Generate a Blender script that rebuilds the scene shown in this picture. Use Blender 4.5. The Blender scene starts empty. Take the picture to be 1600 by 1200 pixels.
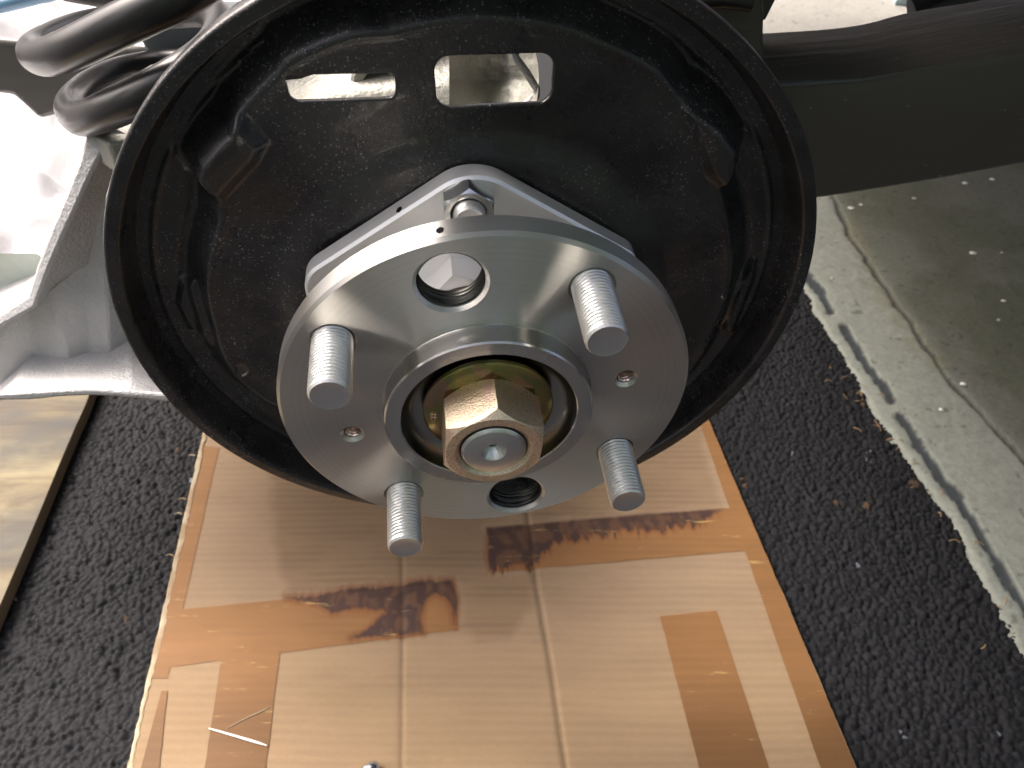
import bpy, bmesh, math, random
import numpy as np
from mathutils import Matrix, Vector

# ------------------------------------------------------------------ camera, sky, sun, exposure
scene = bpy.context.scene
COL = scene.collection
MM = 0.001
PITCH = math.radians(41.45)
F_PX = 1289.67                      # focal length for a 1600 px wide picture
CAM = np.array([8.378, -208.226, 192.056])     # mm, hub centre is the origin
cd = bpy.data.cameras.new('camera')
cam = bpy.data.objects.new('camera', cd); COL.objects.link(cam)
cd.sensor_width = 36.0; cd.lens = F_PX / 1600 * 36.0
cd.clip_start = 0.01; cd.clip_end = 400
cam.location = CAM * MM
cam.rotation_euler = (math.pi / 2 - PITCH, 0, 0)
cd.dof.use_dof = True; cd.dof.focus_distance = 0.30; cd.dof.aperture_fstop = 22
scene.camera = cam

SUN_EL, SUN_AZ = math.radians(52), math.radians(-62)   # azimuth measured from +Y towards +X
world = bpy.data.worlds.new('World'); scene.world = world; world.use_nodes = True
wn = world.node_tree.nodes; wl = world.node_tree.links
bg = wn['Background']
sky = wn.new('ShaderNodeTexSky'); sky.sky_type = 'NISHITA'; sky.sun_disc = False
sky.sun_elevation = SUN_EL; sky.sun_rotation = SUN_AZ
sky.air_density = 0.4; sky.dust_density = 10.0; sky.ozone_density = 0.3
wl.new(sky.outputs[0], bg.inputs[0]); bg.inputs[1].default_value = 0.15
sd = bpy.data.lights.new('sun', 'SUN'); sd.energy = 0.9; sd.angle = math.radians(24); sd.color = (1.0, 0.985, 0.945)
sun = bpy.data.objects.new('sun', sd); COL.objects.link(sun)
sdir = Vector((math.cos(SUN_EL) * math.sin(SUN_AZ), math.cos(SUN_EL) * math.cos(SUN_AZ), math.sin(SUN_EL)))
sun.rotation_euler = sdir.to_track_quat('Z', 'Y').to_euler(); sun.location = sdir * 5
scene.view_settings.view_transform = 'Standard'; scene.view_settings.look = 'None'
scene.view_settings.exposure = 1.65; scene.view_settings.gamma = 1

# ------------------------------------------------------------------ geometry of the place
cp, sp = math.cos(PITCH), math.sin(PITCH)
Wm = np.array([[1, 0, 0], [0, -sp, cp], [0, -cp, -sp]])        # camera axes (x right, y down, z forward) -> world
HU = np.array([0.98696553, 0.12062385, -0.10653131])
HV = np.array([0.11511388, -0.06655482, 0.9911202])
HN = np.array([0.11246257, -0.99046471, -0.07957279])           # hub axis, pointing out of the car
GZ = -300.0                                                      # ground
def ray(px, py): return Wm @ np.array([(px - 800) / F_PX, (py - 600) / F_PX, 1.0])
def G(px, py, z=GZ):
    r = ray(px, py); return CAM + r * (z - CAM[2]) / r[2]
def V(px, py, Y):
    r = ray(px, py); return CAM + r * (Y - CAM[1]) / r[1]
def H(px, py, d):
    r = ray(px, py); P = CAM + r * ((HN * d - CAM) @ HN) / (r @ HN) - HN * d
    return P @ HU, P @ HV
def PX(X):
    c = (np.asarray(X, float) - CAM) @ Wm
    return 800 + F_PX * c[..., 0] / c[..., 2], 600 + F_PX * c[..., 1] / c[..., 2]
HUBM = Matrix(((HU[0], HV[0], HN[0], 0), (HU[1], HV[1], HN[1], 0), (HU[2], HV[2], HN[2], 0), (0, 0, 0, 1)))

def lat(ix, iy, seed):
    h = (ix.astype(np.int64) * 73856093 ^ iy.astype(np.int64) * 19349663 ^ (seed * 83492791 + 12345)) & 0xffffffff
    for k in (0x45d9f3b, 0x119de1f3):
        h = ((h ^ (h >> 16)) * k) & 0xffffffff
    return ((h ^ (h >> 16)) & 0xffffff) / 16777215.0
def vnoise(x, y, s, seed=0):
    x = np.asarray(x, float) / s + 1000; y = np.asarray(y, float) / s + 1000
    ix, iy = np.floor(x), np.floor(y); fx, fy = x - ix, y - iy
    fx = fx * fx * (3 - 2 * fx); fy = fy * fy * (3 - 2 * fy)
    a = lat(ix, iy, seed); b = lat(ix + 1, iy, seed); c = lat(ix, iy + 1, seed); d = lat(ix + 1, iy + 1, seed)
    return (a * (1 - fx) + b * fx) * (1 - fy) + (c * (1 - fx) + d * fx) * fy
def fbm(x, y, s, seed=0, o=4):
    r = 0; a = .5; t = 0
    for i in range(o):
        r = r + a * vnoise(x, y, s / 2 ** i, seed + i * 17); t += a; a *= .5
    return r / t
def sstep(a, b, x):
    t = np.clip((x - a) / (b - a), 0, 1); return t * t * (3 - 2 * t)
def sd_poly(x, y, poly):
    """signed distance to a polygon, negative inside"""
    x = np.asarray(x, float); y = np.asarray(y, float)
    d = np.full(x.shape, 1e18); inside = np.zeros(x.shape, bool); n = len(poly)
    for i in range(n):
        x0, y0 = poly[i]; x1, y1 = poly[(i + 1) % n]; ex, ey = x1 - x0, y1 - y0
        t = np.clip(((x - x0) * ex + (y - y0) * ey) / (ex * ex + ey * ey + 1e-12), 0, 1)
        d = np.minimum(d, (x - x0 - t * ex) ** 2 + (y - y0 - t * ey) ** 2)
        c = ((y0 > y) != (y1 > y)) & (x < ex * (y - y0) / (ey if abs(ey) > 1e-12 else 1e-12) + x0)
        inside ^= c
    d = np.sqrt(d); return np.where(inside, -d, d)
def sd_line(x, y, pts):
    d = np.full(np.shape(x), 1e18)
    for (x0, y0), (x1, y1) in zip(pts[:-1], pts[1:]):
        ex, ey = x1 - x0, y1 - y0
        t = np.clip(((x - x0) * ex + (y - y0) * ey) / (ex * ex + ey * ey), 0, 1)
        d = np.minimum(d, (x - x0 - t * ex) ** 2 + (y - y0 - t * ey) ** 2)
    return np.sqrt(d)
KA = 0.41
def C8(r, g, b, k=1.0):
    f = lambda c: ((c / 255 + .055) / 1.055) ** 2.4 if c > 10 else c / 255 / 12.92
    return np.array([f(r), f(g), f(b)]) * KA * k

# ------------------------------------------------------------------ objects
def tag(o, label=None, cat=None, group=None, kind=None):
    if label: o['label'] = label
    if cat: o['category'] = cat
    if group: o['group'] = group
    if kind: o['kind'] = kind
    return o
def empty(name, label, cat, loc=(0, 0, 0), matrix=None, group=None):
    o = bpy.data.objects.new(name, None); COL.objects.link(o); o.empty_display_size = .02
    m = (matrix.copy() if matrix else Matrix.Identity(4)); m.translation = Vector(np.array(loc) * MM)
    o.matrix_world = m
    o['_m'] = [c for row in m for c in row]
    return tag(o, label, cat, group)
def getm(o):
    v = list(o['_m']); return Matrix([v[0:4], v[4:8], v[8:12], v[12:16]])
def finish(me, mat, smooth):
    me.materials.append(mat)
    if smooth is not None:
        me.shade_smooth()
        me.set_sharp_from_angle(angle=math.radians(smooth))
def mesh(name, Vt, F, mat, parent=None, matrix=None, local=False, smooth=32, cols=None, loc=None, recalc=False):
    """Vt in mm. local=True: coordinates are in the parent's (or matrix') own frame."""
    Vt = np.asarray(Vt, float)
    me = bpy.data.meshes.new(name)
    o = None
    if parent is not None:
        if not local:
            M = getm(parent).inverted(); A = np.array(M)
            Vt = Vt @ A[:3, :3].T + A[:3, 3] / MM
        M = Matrix.Identity(4)
    elif matrix is not None: M = matrix.copy()
    else:
        if loc is None: loc = [(Vt[:, 0].min() + Vt[:, 0].max()) / 2, (Vt[:, 1].min() + Vt[:, 1].max()) / 2, Vt[:, 2].min()]
        loc = np.array(loc, float); Vt = Vt - loc; M = Matrix.Translation(Vector(loc * MM))
    F = F if isinstance(F, np.ndarray) else [tuple(int(i) for i in f) for f in F]
    me.from_pydata((Vt * MM).tolist(), [], F.tolist() if isinstance(F, np.ndarray) else F)
    if cols is not None:
        a = me.color_attributes.new('Col', 'FLOAT_COLOR', 'POINT')
        c = np.ones((len(Vt), 4)); c[:, :3] = cols; a.data.foreach_set('color', c.ravel())
    me.update()
    if recalc:
        bm = bmesh.new(); bm.from_mesh(me); bmesh.ops.recalc_face_normals(bm, faces=bm.faces); bm.to_mesh(me); bm.free()
    finish(me, mat, smooth)
    o = bpy.data.objects.new(name, me); COL.objects.link(o)
    if parent is not None: o.parent = parent
    else: o.matrix_world = M
    return o
def bevel(o, w, seg=2, ang=30):
    m = o.modifiers.new('bevel', 'BEVEL'); m.width = w * MM; m.segments = seg; m.limit_method = 'ANGLE'; m.angle_limit = math.radians(ang)
    m.harden_normals = False
    return o
def lathe(prof, n=96, closed=False, z0=0):
    prof = np.array(prof, float); k = len(prof); th = np.linspace(0, 2 * np.pi, n, endpoint=False)
    Vv = np.concatenate([np.c_[r * np.cos(th), r * np.sin(th), np.full(n, z)] for r, z in prof])
    F = []
    rng = range(k if closed else k - 1)
    for i in rng:
        j = (i + 1) % k
        for a in range(n):
            b = (a + 1) % n; F.append((i * n + b, i * n + a, j * n + a, j * n + b))
    if not closed:
        if prof[0][0] < .5 and prof[0][0] > 0: F.append(tuple(range(n)))
        if prof[-1][0] < .5 and prof[-1][0] > 0: F.append(tuple(range((k - 1) * n, k * n))[::-1])
    return Vv, F
def loft(rows, close_u=False, caps=False):
    rows = [np.asarray(r, float) for r in rows]; n = len(rows[0]); Vv = np.concatenate(rows); F = []
    for i in range(len(rows) - 1):
        for a in range(n if close_u else n - 1):
            b = (a + 1) % n; F.append((i * n + a, i * n + b, (i + 1) * n + b, (i + 1) * n + a))
    if caps: F.append(tuple(range(n))[::-1]); F.append(tuple(range((len(rows) - 1) * n, len(rows) * n)))
    return Vv, F
def prism(poly, z0, z1, ch=0):
    """poly list of xy ccw; front at z1 with a small chamfer ch"""
    p = np.array(poly, float); c = p.mean(0)
    rows = [np.c_[p, np.full(len(p), z0)], np.c_[p, np.full(len(p), z1 - ch)]]
    if ch:
        nx = offset_poly(p, -ch); rows.append(np.c_[nx, np.full(len(p), z1)])
    return loft(rows, True, True)
def offset_poly(p, d):
    n = len(p); o = []
    for i in range(n):
        a, b, c = p[i - 1], p[i], p[(i + 1) % n]
        e1 = (b - a) / (np.linalg.norm(b - a) + 1e-9); e2 = (c - b) / (np.linalg.norm(c - b) + 1e-9)
        n1 = np.array([e1[1], -e1[0]]); n2 = np.array([e2[1], -e2[0]]); m = n1 + n2; m /= (np.linalg.norm(m) + 1e-9)
        o.append(b + m * d / max(.4, m @ n1))
    return np.array(o)
def round_poly(pts, r, k=8):
    pts = [np.array(p, float) for p in pts]; out = []; n = len(pts)
    for i in range(n):
        a, b, c = pts[i - 1], pts[i], pts[(i + 1) % n]; rr = r[i] if hasattr(r, '__len__') else r
        d1 = (a - b) / np.linalg.norm(a - b); d2 = (c - b) / np.linalg.norm(c - b)
        half = math.acos(np.clip(d1 @ d2, -1, 1)) / 2; t = rr / math.tan(half)
        p1, p2 = b + d1 * t, b + d2 * t; ce = b + (d1 + d2) / np.linalg.norm(d1 + d2) * rr / math.sin(half)
        a1 = math.atan2(*(p1 - ce)[::-1]); a2 = math.atan2(*(p2 - ce)[::-1]); da = (a2 - a1 + math.pi) % (2 * math.pi) - math.pi
        for s in np.linspace(0, 1, k): out.append(ce + rr * np.array([math.cos(a1 + da * s), math.sin(a1 + da * s)]))
    return np.array(out)
def tube(path, r, n=20, caps=True):
    P = np.array(path, float); T = np.gradient(P, axis=0); T /= np.linalg.norm(T, axis=1)[:, None]
    up = np.array([0, 0, 1.0]);
    if abs(T[0] @ up) > .9: up = np.array([0, 1.0, 0])
    rows = []; u = np.cross(T[0], up); u /= np.linalg.norm(u)
    for i in range(len(P)):
        u = u - T[i] * (u @ T[i]); u /= np.linalg.norm(u); w = np.cross(T[i], u)
        a = np.linspace(0, 2 * np.pi, n, endpoint=False); ri = r[i] if hasattr(r, '__len__') else r
        rows.append(P[i] + ri * (np.cos(a)[:, None] * u + np.sin(a)[:, None] * w))
    return loft(rows, True, caps)
def box(a, b):
    x0, y0, z0 = a; x1, y1, z1 = b
    return np.array([(x0, y0, z0), (x1, y0, z0), (x1, y1, z0), (x0, y1, z0), (x0, y0, z1), (x1, y0, z1), (x1, y1, z1), (x0, y1, z1)], float), \
        [(0, 3, 2, 1), (4, 5, 6, 7), (0, 1, 5, 4), (1, 2, 6, 5), (2, 3, 7, 6), (3, 0, 4, 7)]
def grid_faces(nx, ny):
    i = np.arange(ny - 1)[:, None] * nx + np.arange(nx - 1)[None, :]; i = i.ravel()
    return np.c_[i, i + 1, i + nx + 1, i + nx]

# ------------------------------------------------------------------ materials
class Mt:
    def __init__(s, name, col=(.5, .5, .5), metal=0.0, rough=.5, **kw):
        s.m = bpy.data.materials.new(name); s.m.use_nodes = True; s.n = s.m.node_tree.nodes; s.l = s.m.node_tree.links
        s.b = s.n['Principled BSDF']; s.b.inputs['Base Color'].default_value = (*[float(c) for c in col], 1)
        s.b.inputs['Metallic'].default_value = metal; s.b.inputs['Roughness'].default_value = rough
        for k, v in kw.items(): s.b.inputs[k.replace('_', ' ')].default_value = v
        s.tc = s.n.new('ShaderNodeTexCoord'); s.co = s.tc.outputs['Object']; s.colsock = None; s.h = []
    def scaled(s, sc):
        mp = s.n.new('ShaderNodeMapping'); mp.inputs['Scale'].default_value = sc; s.l.new(s.co, mp.inputs[0]); return mp.outputs[0]
    def noise(s, scale, detail=4, rough=.5, sc=None, dist=0):
        t = s.n.new('ShaderNodeTexNoise'); t.inputs['Scale'].default_value = scale; t.inputs['Detail'].default_value = detail
        t.inputs['Roughness'].default_value = rough; t.inputs['Distortion'].default_value = dist
        s.l.new(s.scaled(sc) if sc else s.co, t.inputs['Vector']); return t.outputs['Fac']
    def voro(s, scale, feature='F1', sc=None):
        t = s.n.new('ShaderNodeTexVoronoi'); t.feature = feature; t.inputs['Scale'].default_value = scale
        s.l.new(s.scaled(sc) if sc else s.co, t.inputs['Vector']); return t.outputs['Distance']
    def dust(s, scale):
        t = s.n.new('ShaderNodeTexVoronoi'); t.inputs['Scale'].default_value = scale; s.l.new(s.co, t.inputs['Vector'])
        a = s.n.new('ShaderNodeSeparateColor'); s.l.new(t.outputs['Color'], a.inputs[0])
        m = s.n.new('ShaderNodeMath'); m.operation = 'MULTIPLY_ADD'; s.l.new(a.outputs[0], m.inputs[0]); m.inputs[1].default_value = .75; s.l.new(t.outputs['Distance'], m.inputs[2])
        return m.outputs[0]
    def ramp(s, f, stops):
        r = s.n.new('ShaderNodeValToRGB'); e = r.color_ramp.elements
        while len(e) < len(stops): e.new(.5)
        for i, (p, c) in enumerate(stops):
            e[i].position = p; e[i].color = (*([float(c)] * 3 if not hasattr(c, '__len__') else [float(q) for q in c]), 1)
        s.l.new(f, r.inputs[0]); return r.outputs[0]
    def mix(s, a, b, f, blend='MIX'):
        x = s.n.new('ShaderNodeMix'); x.data_type = 'RGBA'; x.blend_type = blend
        for sock, v in ((x.inputs['A'], a), (x.inputs['B'], b), (x.inputs['Factor'], f)):
            if hasattr(v, 'is_output') or isinstance(v, bpy.types.NodeSocket): s.l.new(v, sock)
            elif sock is x.inputs['Factor'] or sock.type == 'VALUE': sock.default_value = v
            else: sock.default_value = (*[float(q) for q in v], 1)
        return x.outputs['Result']
    def base(s, sock): s.l.new(sock, s.b.inputs['Base Color']); return s
    def attr(s, name='Col'):
        a = s.n.new('ShaderNodeAttribute'); a.attribute_name = name; return a.outputs['Color']
    def rough(s, f, lo, hi, a=.3, b=.7):
        r = s.n.new('ShaderNodeMapRange'); s.l.new(f, r.inputs['Value'])
        for k, v in (('From Min', a), ('From Max', b), ('To Min', lo), ('To Max', hi)): r.inputs[k].default_value = v
        s.l.new(r.outputs[0], s.b.inputs['Roughness']); return s
    def bump(s, f, dist, strength=1.0):
        bp = s.n.new('ShaderNodeBump'); bp.inputs['Distance'].default_value = dist * MM; bp.inputs['Strength'].default_value = strength
        s.l.new(f, bp.inputs['Height'])
        if s.h: s.l.new(s.h[-1], bp.inputs['Normal'])
        s.h.append(bp.outputs[0])
        inp = s.b.inputs['Normal']
        for l in list(inp.links): s.l.remove(l)
        s.l.new(bp.outputs[0], inp); return s
    def radial(s, an=.8, rot=.25):
        t = s.n.new('ShaderNodeTangent'); t.direction_type = 'RADIAL'; t.axis = 'Z'; s.l.new(t.outputs[0], s.b.inputs['Tangent'])
        s.b.inputs['Anisotropic'].default_value = an; s.b.inputs['Anisotropic Rotation'].default_value = rot; return s
    def rad_noise(s, scale):
        """noise that depends on distance from the axis only: turned rings"""
        sep = s.n.new('ShaderNodeSeparateXYZ'); s.l.new(s.co, sep.inputs[0])
        cb = s.n.new('ShaderNodeCombineXYZ'); s.l.new(sep.outputs[0], cb.inputs[0]); s.l.new(sep.outputs[1], cb.inputs[1])
        ln = s.n.new('ShaderNodeVectorMath'); ln.operation = 'LENGTH'; s.l.new(cb.outputs[0], ln.inputs[0])
        c2 = s.n.new('ShaderNodeCombineXYZ'); s.l.new(ln.outputs['Value'], c2.inputs[0]); s.l.new(sep.outputs[2], c2.inputs[2])
        t = s.n.new('ShaderNodeTexNoise'); t.inputs['Scale'].default_value = scale; t.inputs['Detail'].default_value = 3
        s.l.new(c2.outputs[0], t.inputs['Vector']); return t.outputs['Fac']

def steel_turned(name, col, rough, an, ring=900):
    m = Mt(name, col, 1.0, rough).radial(an)
    rn = m.rad_noise(ring); big = m.noise(22, 3)
    c = m.mix([k * .86 for k in col], [min(1, k * 1.08) for k in col], rn)
    m.base(c); m.rough(big, rough * .85, rough * 1.25); m.bump(rn, .004, .5)
    sc = m.voro(160); m.bump(m.noise(1400, 2), .003, .35)
    return m
M_face = steel_turned('turned steel', (.74, .72, .68), .40, 1.0)
M_collar = steel_turned('turned collar steel', (.58, .57, .55), .24, .8)
M_bore = steel_turned('dark bore steel', (.34, .33, .31), .2, .3)
M_spin = steel_turned('spindle steel', (.72, .72, .71), .3, .5)
mm_ = Mt('zinc stud', (.64, .64, .62), .85, .34); mm_.bump(mm_.noise(900, 3), .008, .3); mm_.rough(mm_.noise(300, 3), .30, .42); M_stud = mm_
mm_ = Mt('stud end', (.62, .62, .64), 1.0, .42); mm_.bump(mm_.noise(700, 2, sc=(.12, 1, 1)), .02, .6); M_studend = mm_
mm_ = Mt('milled aluminium', (.84, .85, .86), .62, .34); mm_.bump(mm_.noise(500, 3, sc=(.06, 1, 1)), .006, .5); mm_.rough(mm_.noise(60, 3), .32, .44); M_alu = mm_
mm_ = Mt('zinc nut', (.70, .72, .72), 1.0, .2); mm_.bump(mm_.noise(400, 2), .02, .4); M_nut = mm_
mm_ = Mt('ink', (.006, .006, .008), 0, .9); mm_.b.inputs['Specular IOR Level'].default_value = .05; M_ink = mm_
# yellow passivated zinc
mm_ = Mt('yellow zinc cast', (.7, .55, .35), 1.0, .34)
n1 = mm_.noise(95, 3, .6); hue = mm_.ramp(n1, [(.3, (.92, .63, .50)), (.45, (.92, .74, .57)), (.6, (.84, .73, .54)), (.75, (.94, .66, .60))])
gr = mm_.noise(1500, 3, .7); mm_.base(mm_.mix(hue, (.22, .15, .09), mm_.ramp(gr, [(.5, 0), (.66, .55)]))); mm_.bump(gr, .22, 1.0); mm_.rough(gr, .26, .46); M_gold = mm_
mm_ = Mt('yellow zinc washer', (.6, .5, .25), 1.0, .2).radial(.5)
n1 = mm_.noise(60, 2, .5, dist=1.0); hue = mm_.ramp(n1, [(.3, (.42, .24, .12)), (.42, (.42, .33, .13)), (.55, (.26, .27, .11)), (.66, (.44, .24, .20)), (.8, (.42, .22, .28))])
gr = mm_.noise(1600, 2); mm_.base(mm_.mix(hue, (.16, .13, .05), mm_.ramp(gr, [(.5, 0), (.68, .5)]))); mm_.bump(gr, .05, .6); M_washer = mm_
# black epoxy on stamped steel with dust
mm_ = Mt('black plate paint', (.012, .012, .014), 0, .33)
mm_.b.inputs['Coat Weight'].default_value = .15
fine = mm_.noise(700, 4, .65); mid = mm_.noise(40, 4, .6); dust = mm_.dust(1150); dust2 = mm_.dust(520)
patch = mm_.ramp(mm_.noise(26, 4, .65), [(.40, .06), (.66, 1)])
mm_.base(mm_.mix(mm_.mix((.008, .008, .009), (.032, .031, .033), mm_.mix(mid, patch, .6)), (.30, .30, .34), mm_.mix((0, 0, 0), mm_.mix(mm_.ramp(dust, [(.30, .75), (.42, 0)]), mm_.ramp(dust2, [(.24, .9), (.30, 0)]), .35, 'ADD'), patch)))
mm_.rough(mid, .2, .46, .35, .65); mm_.bump(mid, .5, .35); mm_.bump(fine, .22, 1.0); mm_.bump(mm_.noise(1500, 2), .1, .8); M_black = mm_
mm_ = Mt('black beam paint', (.03, .03, .03), 0, .38); brush = mm_.noise(120, 4, .6, sc=(.12, 1, 1))
mm_.bump(brush, .8, .8); mm_.rough(mm_.noise(30, 3), .30, .46); mm_.bump(mm_.noise(900, 2), .06, .4)
dst = mm_.ramp(mm_.dust(230), [(.12, .6), (.17, 0)]); mm_.base(mm_.mix((.070, .067, .062), (.35, .33, .25), dst)); M_beam = mm_
mm_ = Mt('spring paint', (.010, .010, .011), 0, .34); mm_.b.inputs['Coat Weight'].default_value = .1; mm_.bump(mm_.noise(160, 3), .2, .3); M_spring = mm_
mm_ = Mt('grey steel bracket', (.10, .115, .125), 0.3, .5); mm_.bump(mm_.noise(300, 3), .1, .4); M_greybr = mm_
# cast aluminium, painted silver
def silver(name, col, b=.5):
    m = Mt(name, col, .25, .55); n1 = m.noise(70, 5, .65); n2 = m.noise(600, 3, .6)
    m.base(m.mix([c * .78 for c in col], [min(.95, c * 1.1) for c in col], n1)); m.bump(n1, .8, .35 * b); m.bump(n2, .25, .9 * b); m.rough(n2, .38, .6); return m
M_cast = silver('silver casting', (.47, .47, .475), 2.4); M_castr = silver('rough casting', (.36, .36, .32), 2.2)
mm_ = Mt('white cotton', (.72, .71, .72), 0, .9); mm_.bump(mm_.noise(90, 5, .6), 2.0, .4); mm_.bump(mm_.noise(1500, 2), .2, .6); M_cloth = mm_
# asphalt
mm_ = Mt('asphalt', (.03, .03, .033), 0, .55); n1 = mm_.noise(500, 4, .6)
mm_.base(mm_.mix(mm_.attr(), (.008, .0085, .010), mm_.ramp(n1, [(.4, 0), (.7, .6)]))); mm_.bump(n1, .4, .5); mm_.rough(n1, .7, .9); mm_.b.inputs['Specular IOR Level'].default_value = .3; M_asph = mm_
# concrete
mm_ = Mt('concrete', (.4, .4, .36), 0, .85); n1 = mm_.noise(220, 6, .7); n2 = mm_.noise(18, 5, .6)
c = mm_.mix(mm_.attr(), mm_.mix((.55, .55, .55), (1.6, 1.6, 1.62), n1), 1.0, 'MULTIPLY')
c = mm_.mix(c, mm_.mix((.7, .7, .68), (1.2, 1.2, 1.2), n2), .8, 'MULTIPLY'); mm_.base(c); mm_.bump(n1, 1.2, .6); M_conc = mm_
# cardboard and tape
mm_ = Mt('cardboard', (.5, .34, .2), 0, .9); mm_.b.inputs['Specular IOR Level'].default_value = .2; n1 = mm_.noise(30, 6, .6, sc=(.25, 1, 1)); n2 = mm_.noise(900, 3, .7, sc=(.3, 1, 1))
c = mm_.mix(mm_.attr(), mm_.mix((.78, .76, .74), (1.14, 1.14, 1.14), n1), .8, 'MULTIPLY'); c = mm_.mix(c, mm_.mix((.8, .8, .8), (1.15, 1.15, 1.15), n2), .55, 'MULTIPLY')
mm_.base(c); mm_.bump(n2, .12, .5); M_card = mm_
mm_ = Mt('packing tape', (.45, .22, .08), 0, .6); mm_.b.inputs['Specular IOR Level'].default_value = .2; n1 = mm_.noise(60, 5, .65, sc=(.25, 1, 1)); n3 = mm_.noise(110, 5, .7, sc=(.22, 1.6, 1))
c = mm_.mix(mm_.attr(), mm_.mix((.72, .68, .62), (1.2, 1.2, 1.2), n1), .8, 'MULTIPLY')
c = mm_.mix(c, (.62, .47, .20), mm_.ramp(n3, [(.62, 0), (.72, .4)])); mm_.base(c); mm_.bump(n1, .3, .3); M_tape = mm_
mm_ = Mt('torn paper', (.75, .66, .48), 0, .85); mm_.bump(mm_.noise(300, 4), .5, .8); mm_.base(mm_.mix((.24, .17, .10), (.34, .29, .20), mm_.ramp(mm_.noise(60, 4), [(.4, 0), (.62, 1)]))); M_paper = mm_
# weathered board
mm_ = Mt('weathered board', (.4, .32, .2), 0, .8); g = mm_.noise(26, 6, .65, sc=(.18, 1, 1), dist=.6); g2 = mm_.noise(200, 4, .6, sc=(.06, 1, 1)); st = mm_.noise(14, 4, .6, sc=(.6, 1, 1))
c = mm_.ramp(g, [(.32, (.03, .025, .018)), (.44, (.10, .075, .045)), (.56, (.17, .14, .08)), (.70, (.24, .205, .125))])
c = mm_.mix(c, (.06, .058, .052), mm_.ramp(st, [(.46, 0), (.62, .8)])); c = mm_.mix(c, mm_.mix((.75, .75, .75), (1.2, 1.2, 1.2), g2), .6, 'MULTIPLY'); mm_.base(c); mm_.bump(g2, .5, .5); M_wood = mm_
M_woodside = Mt('board edge', (.17, .11, .055), 0, .85); M_woodside.bump(M_woodside.noise(300, 3, sc=(1, .2, 1)), .5, .6)
mm_ = Mt('dry straw', (.20, .13, .06), 0, .8); M_straw = mm_
mm_ = Mt('pale blue paint', (.42, .55, .60), 0, .4); mm_.bump(mm_.noise(200, 3), .2, .3); M_blue = mm_
mm_ = Mt('dark hole thread', (.07, .07, .065), 1.0, .35); mm_.bump(mm_.rad_noise(700), .1, .8); M_dark = mm_
mm_ = Mt('copper thread', (.75, .60, .52), 1.0, .25); M_cthread = mm_
mm_ = Mt('scratch', (.9, .9, .88), 1.0, .3); M_scratch = mm_
mm_ = Mt('white paint fleck', (.75, .74, .68), 0, .7); M_fleck = mm_
for k in list(globals()):
    if k.startswith('M_') and isinstance(globals()[k], Mt): globals()[k] = globals()[k].m

# ------------------------------------------------------------------ ground: asphalt
def asphalt():
    st = 1.15; x = np.arange(-440, 420, st); y = np.arange(-150, 560, st); X, Y = np.meshgrid(x, y); nx, ny = len(x), len(y)
    wx = X + 1.6 * (fbm(X, Y, 14, 3, 2) - .5) * 2; wy = Y + 1.6 * (fbm(X, Y, 14, 9, 2) - .5) * 2
    c = 4.3; ix, iy = np.floor(wx / c), np.floor(wy / c); f1 = np.full(X.shape, 1e9); f2 = f1.copy(); idr = np.zeros(X.shape); dxm = f1 * 0; dym = f1 * 0; tx = f1 * 0; ty = f1 * 0
    for a in (-1, 0, 1):
        for b in (-1, 0, 1):
            jx, jy = ix + a, iy + b
            sx = (jx + lat(jx, jy, 1)) * c; sy = (jy + lat(jx, jy, 2)) * c
            w = c * .55 * lat(jx, jy, 7) ** 2
            d = np.maximum(np.abs(wx - sx) * .25 + np.abs(wy - sy) * .25 + .8 * np.hypot(wx - sx, wy - sy) - w, 0); m = d < f1
            f2 = np.where(m, f1, np.minimum(f2, d)); idr = np.where(m, lat(jx, jy, 5), idr)
            tx = np.where(m, lat(jx, jy, 11) - .5, tx); ty = np.where(m, lat(jx, jy, 12) - .5, ty)
            dxm = np.where(m, wx - sx, dxm); dym = np.where(m, wy - sy, dym); f1 = np.minimum(f1, d)
    e = f2 - f1; f1 = np.minimum(f1, 4.5)
    hgt = sstep(0, 1.6, e) * (.8 + 1.2 * idr) + (tx * dxm + ty * dym) * .45 - f1 * f1 * .14 + 3.2 * (fbm(X, Y, 60, 21, 3) - .5) + .5 * (fbm(X, Y, 3.5, 31, 2) - .5)
    # beyond the ragged edge the mat thins out over the concrete
    pe = [G(*q)[:2] for q in EDGE_A]; side = sd_poly(X, Y, [tuple(p) for p in pe] + [(900, -300), (900, 3000)])
    thin = np.clip(-side + 4 + 5 * (fbm(X, Y, 20, 41, 3) - .5) * 2, 0, 40)
    Z = GZ - 1.5 + hgt - thin * .75
    base = C8(27, 29, 35, 1.0); v = (.7 + .6 * idr)[..., None]; Cc = base * v
    warm = (idr > .9985)[..., None]; Cc = np.where(warm, C8(110, 85, 60), Cc)
    wht = (lat(ix, iy, 77) > .9985) & (e > 1.5); Cc = np.where(wht[..., None], C8(180, 185, 200), Cc)
    o = mesh('asphalt_driveway', np.c_[X.ravel(), Y.ravel(), Z.ravel()], grid_faces(nx, ny), M_asph, cols=Cc.reshape(-1, 3), smooth=180)
    tag(o, kind='structure'); return o
EDGE_A = [(1085, 100), (1150, 230), (1210, 355), (1259, 452), (1292, 512), (1326, 561), (1352, 610), (1396, 675), (1450, 760), (1500, 825), (1550, 920), (1596, 998), (1700, 1170)]
asphalt()
o = mesh('road_ground', [(-30000, -20000, GZ - 6), (30000, -20000, GZ - 6), (30000, 60000, GZ - 6), (-30000, 60000, GZ - 6)], [(0, 1, 2, 3)], M_asph,
         cols=np.tile(C8(60, 62, 68), (4, 1))); tag(o, kind='structure')

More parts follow.
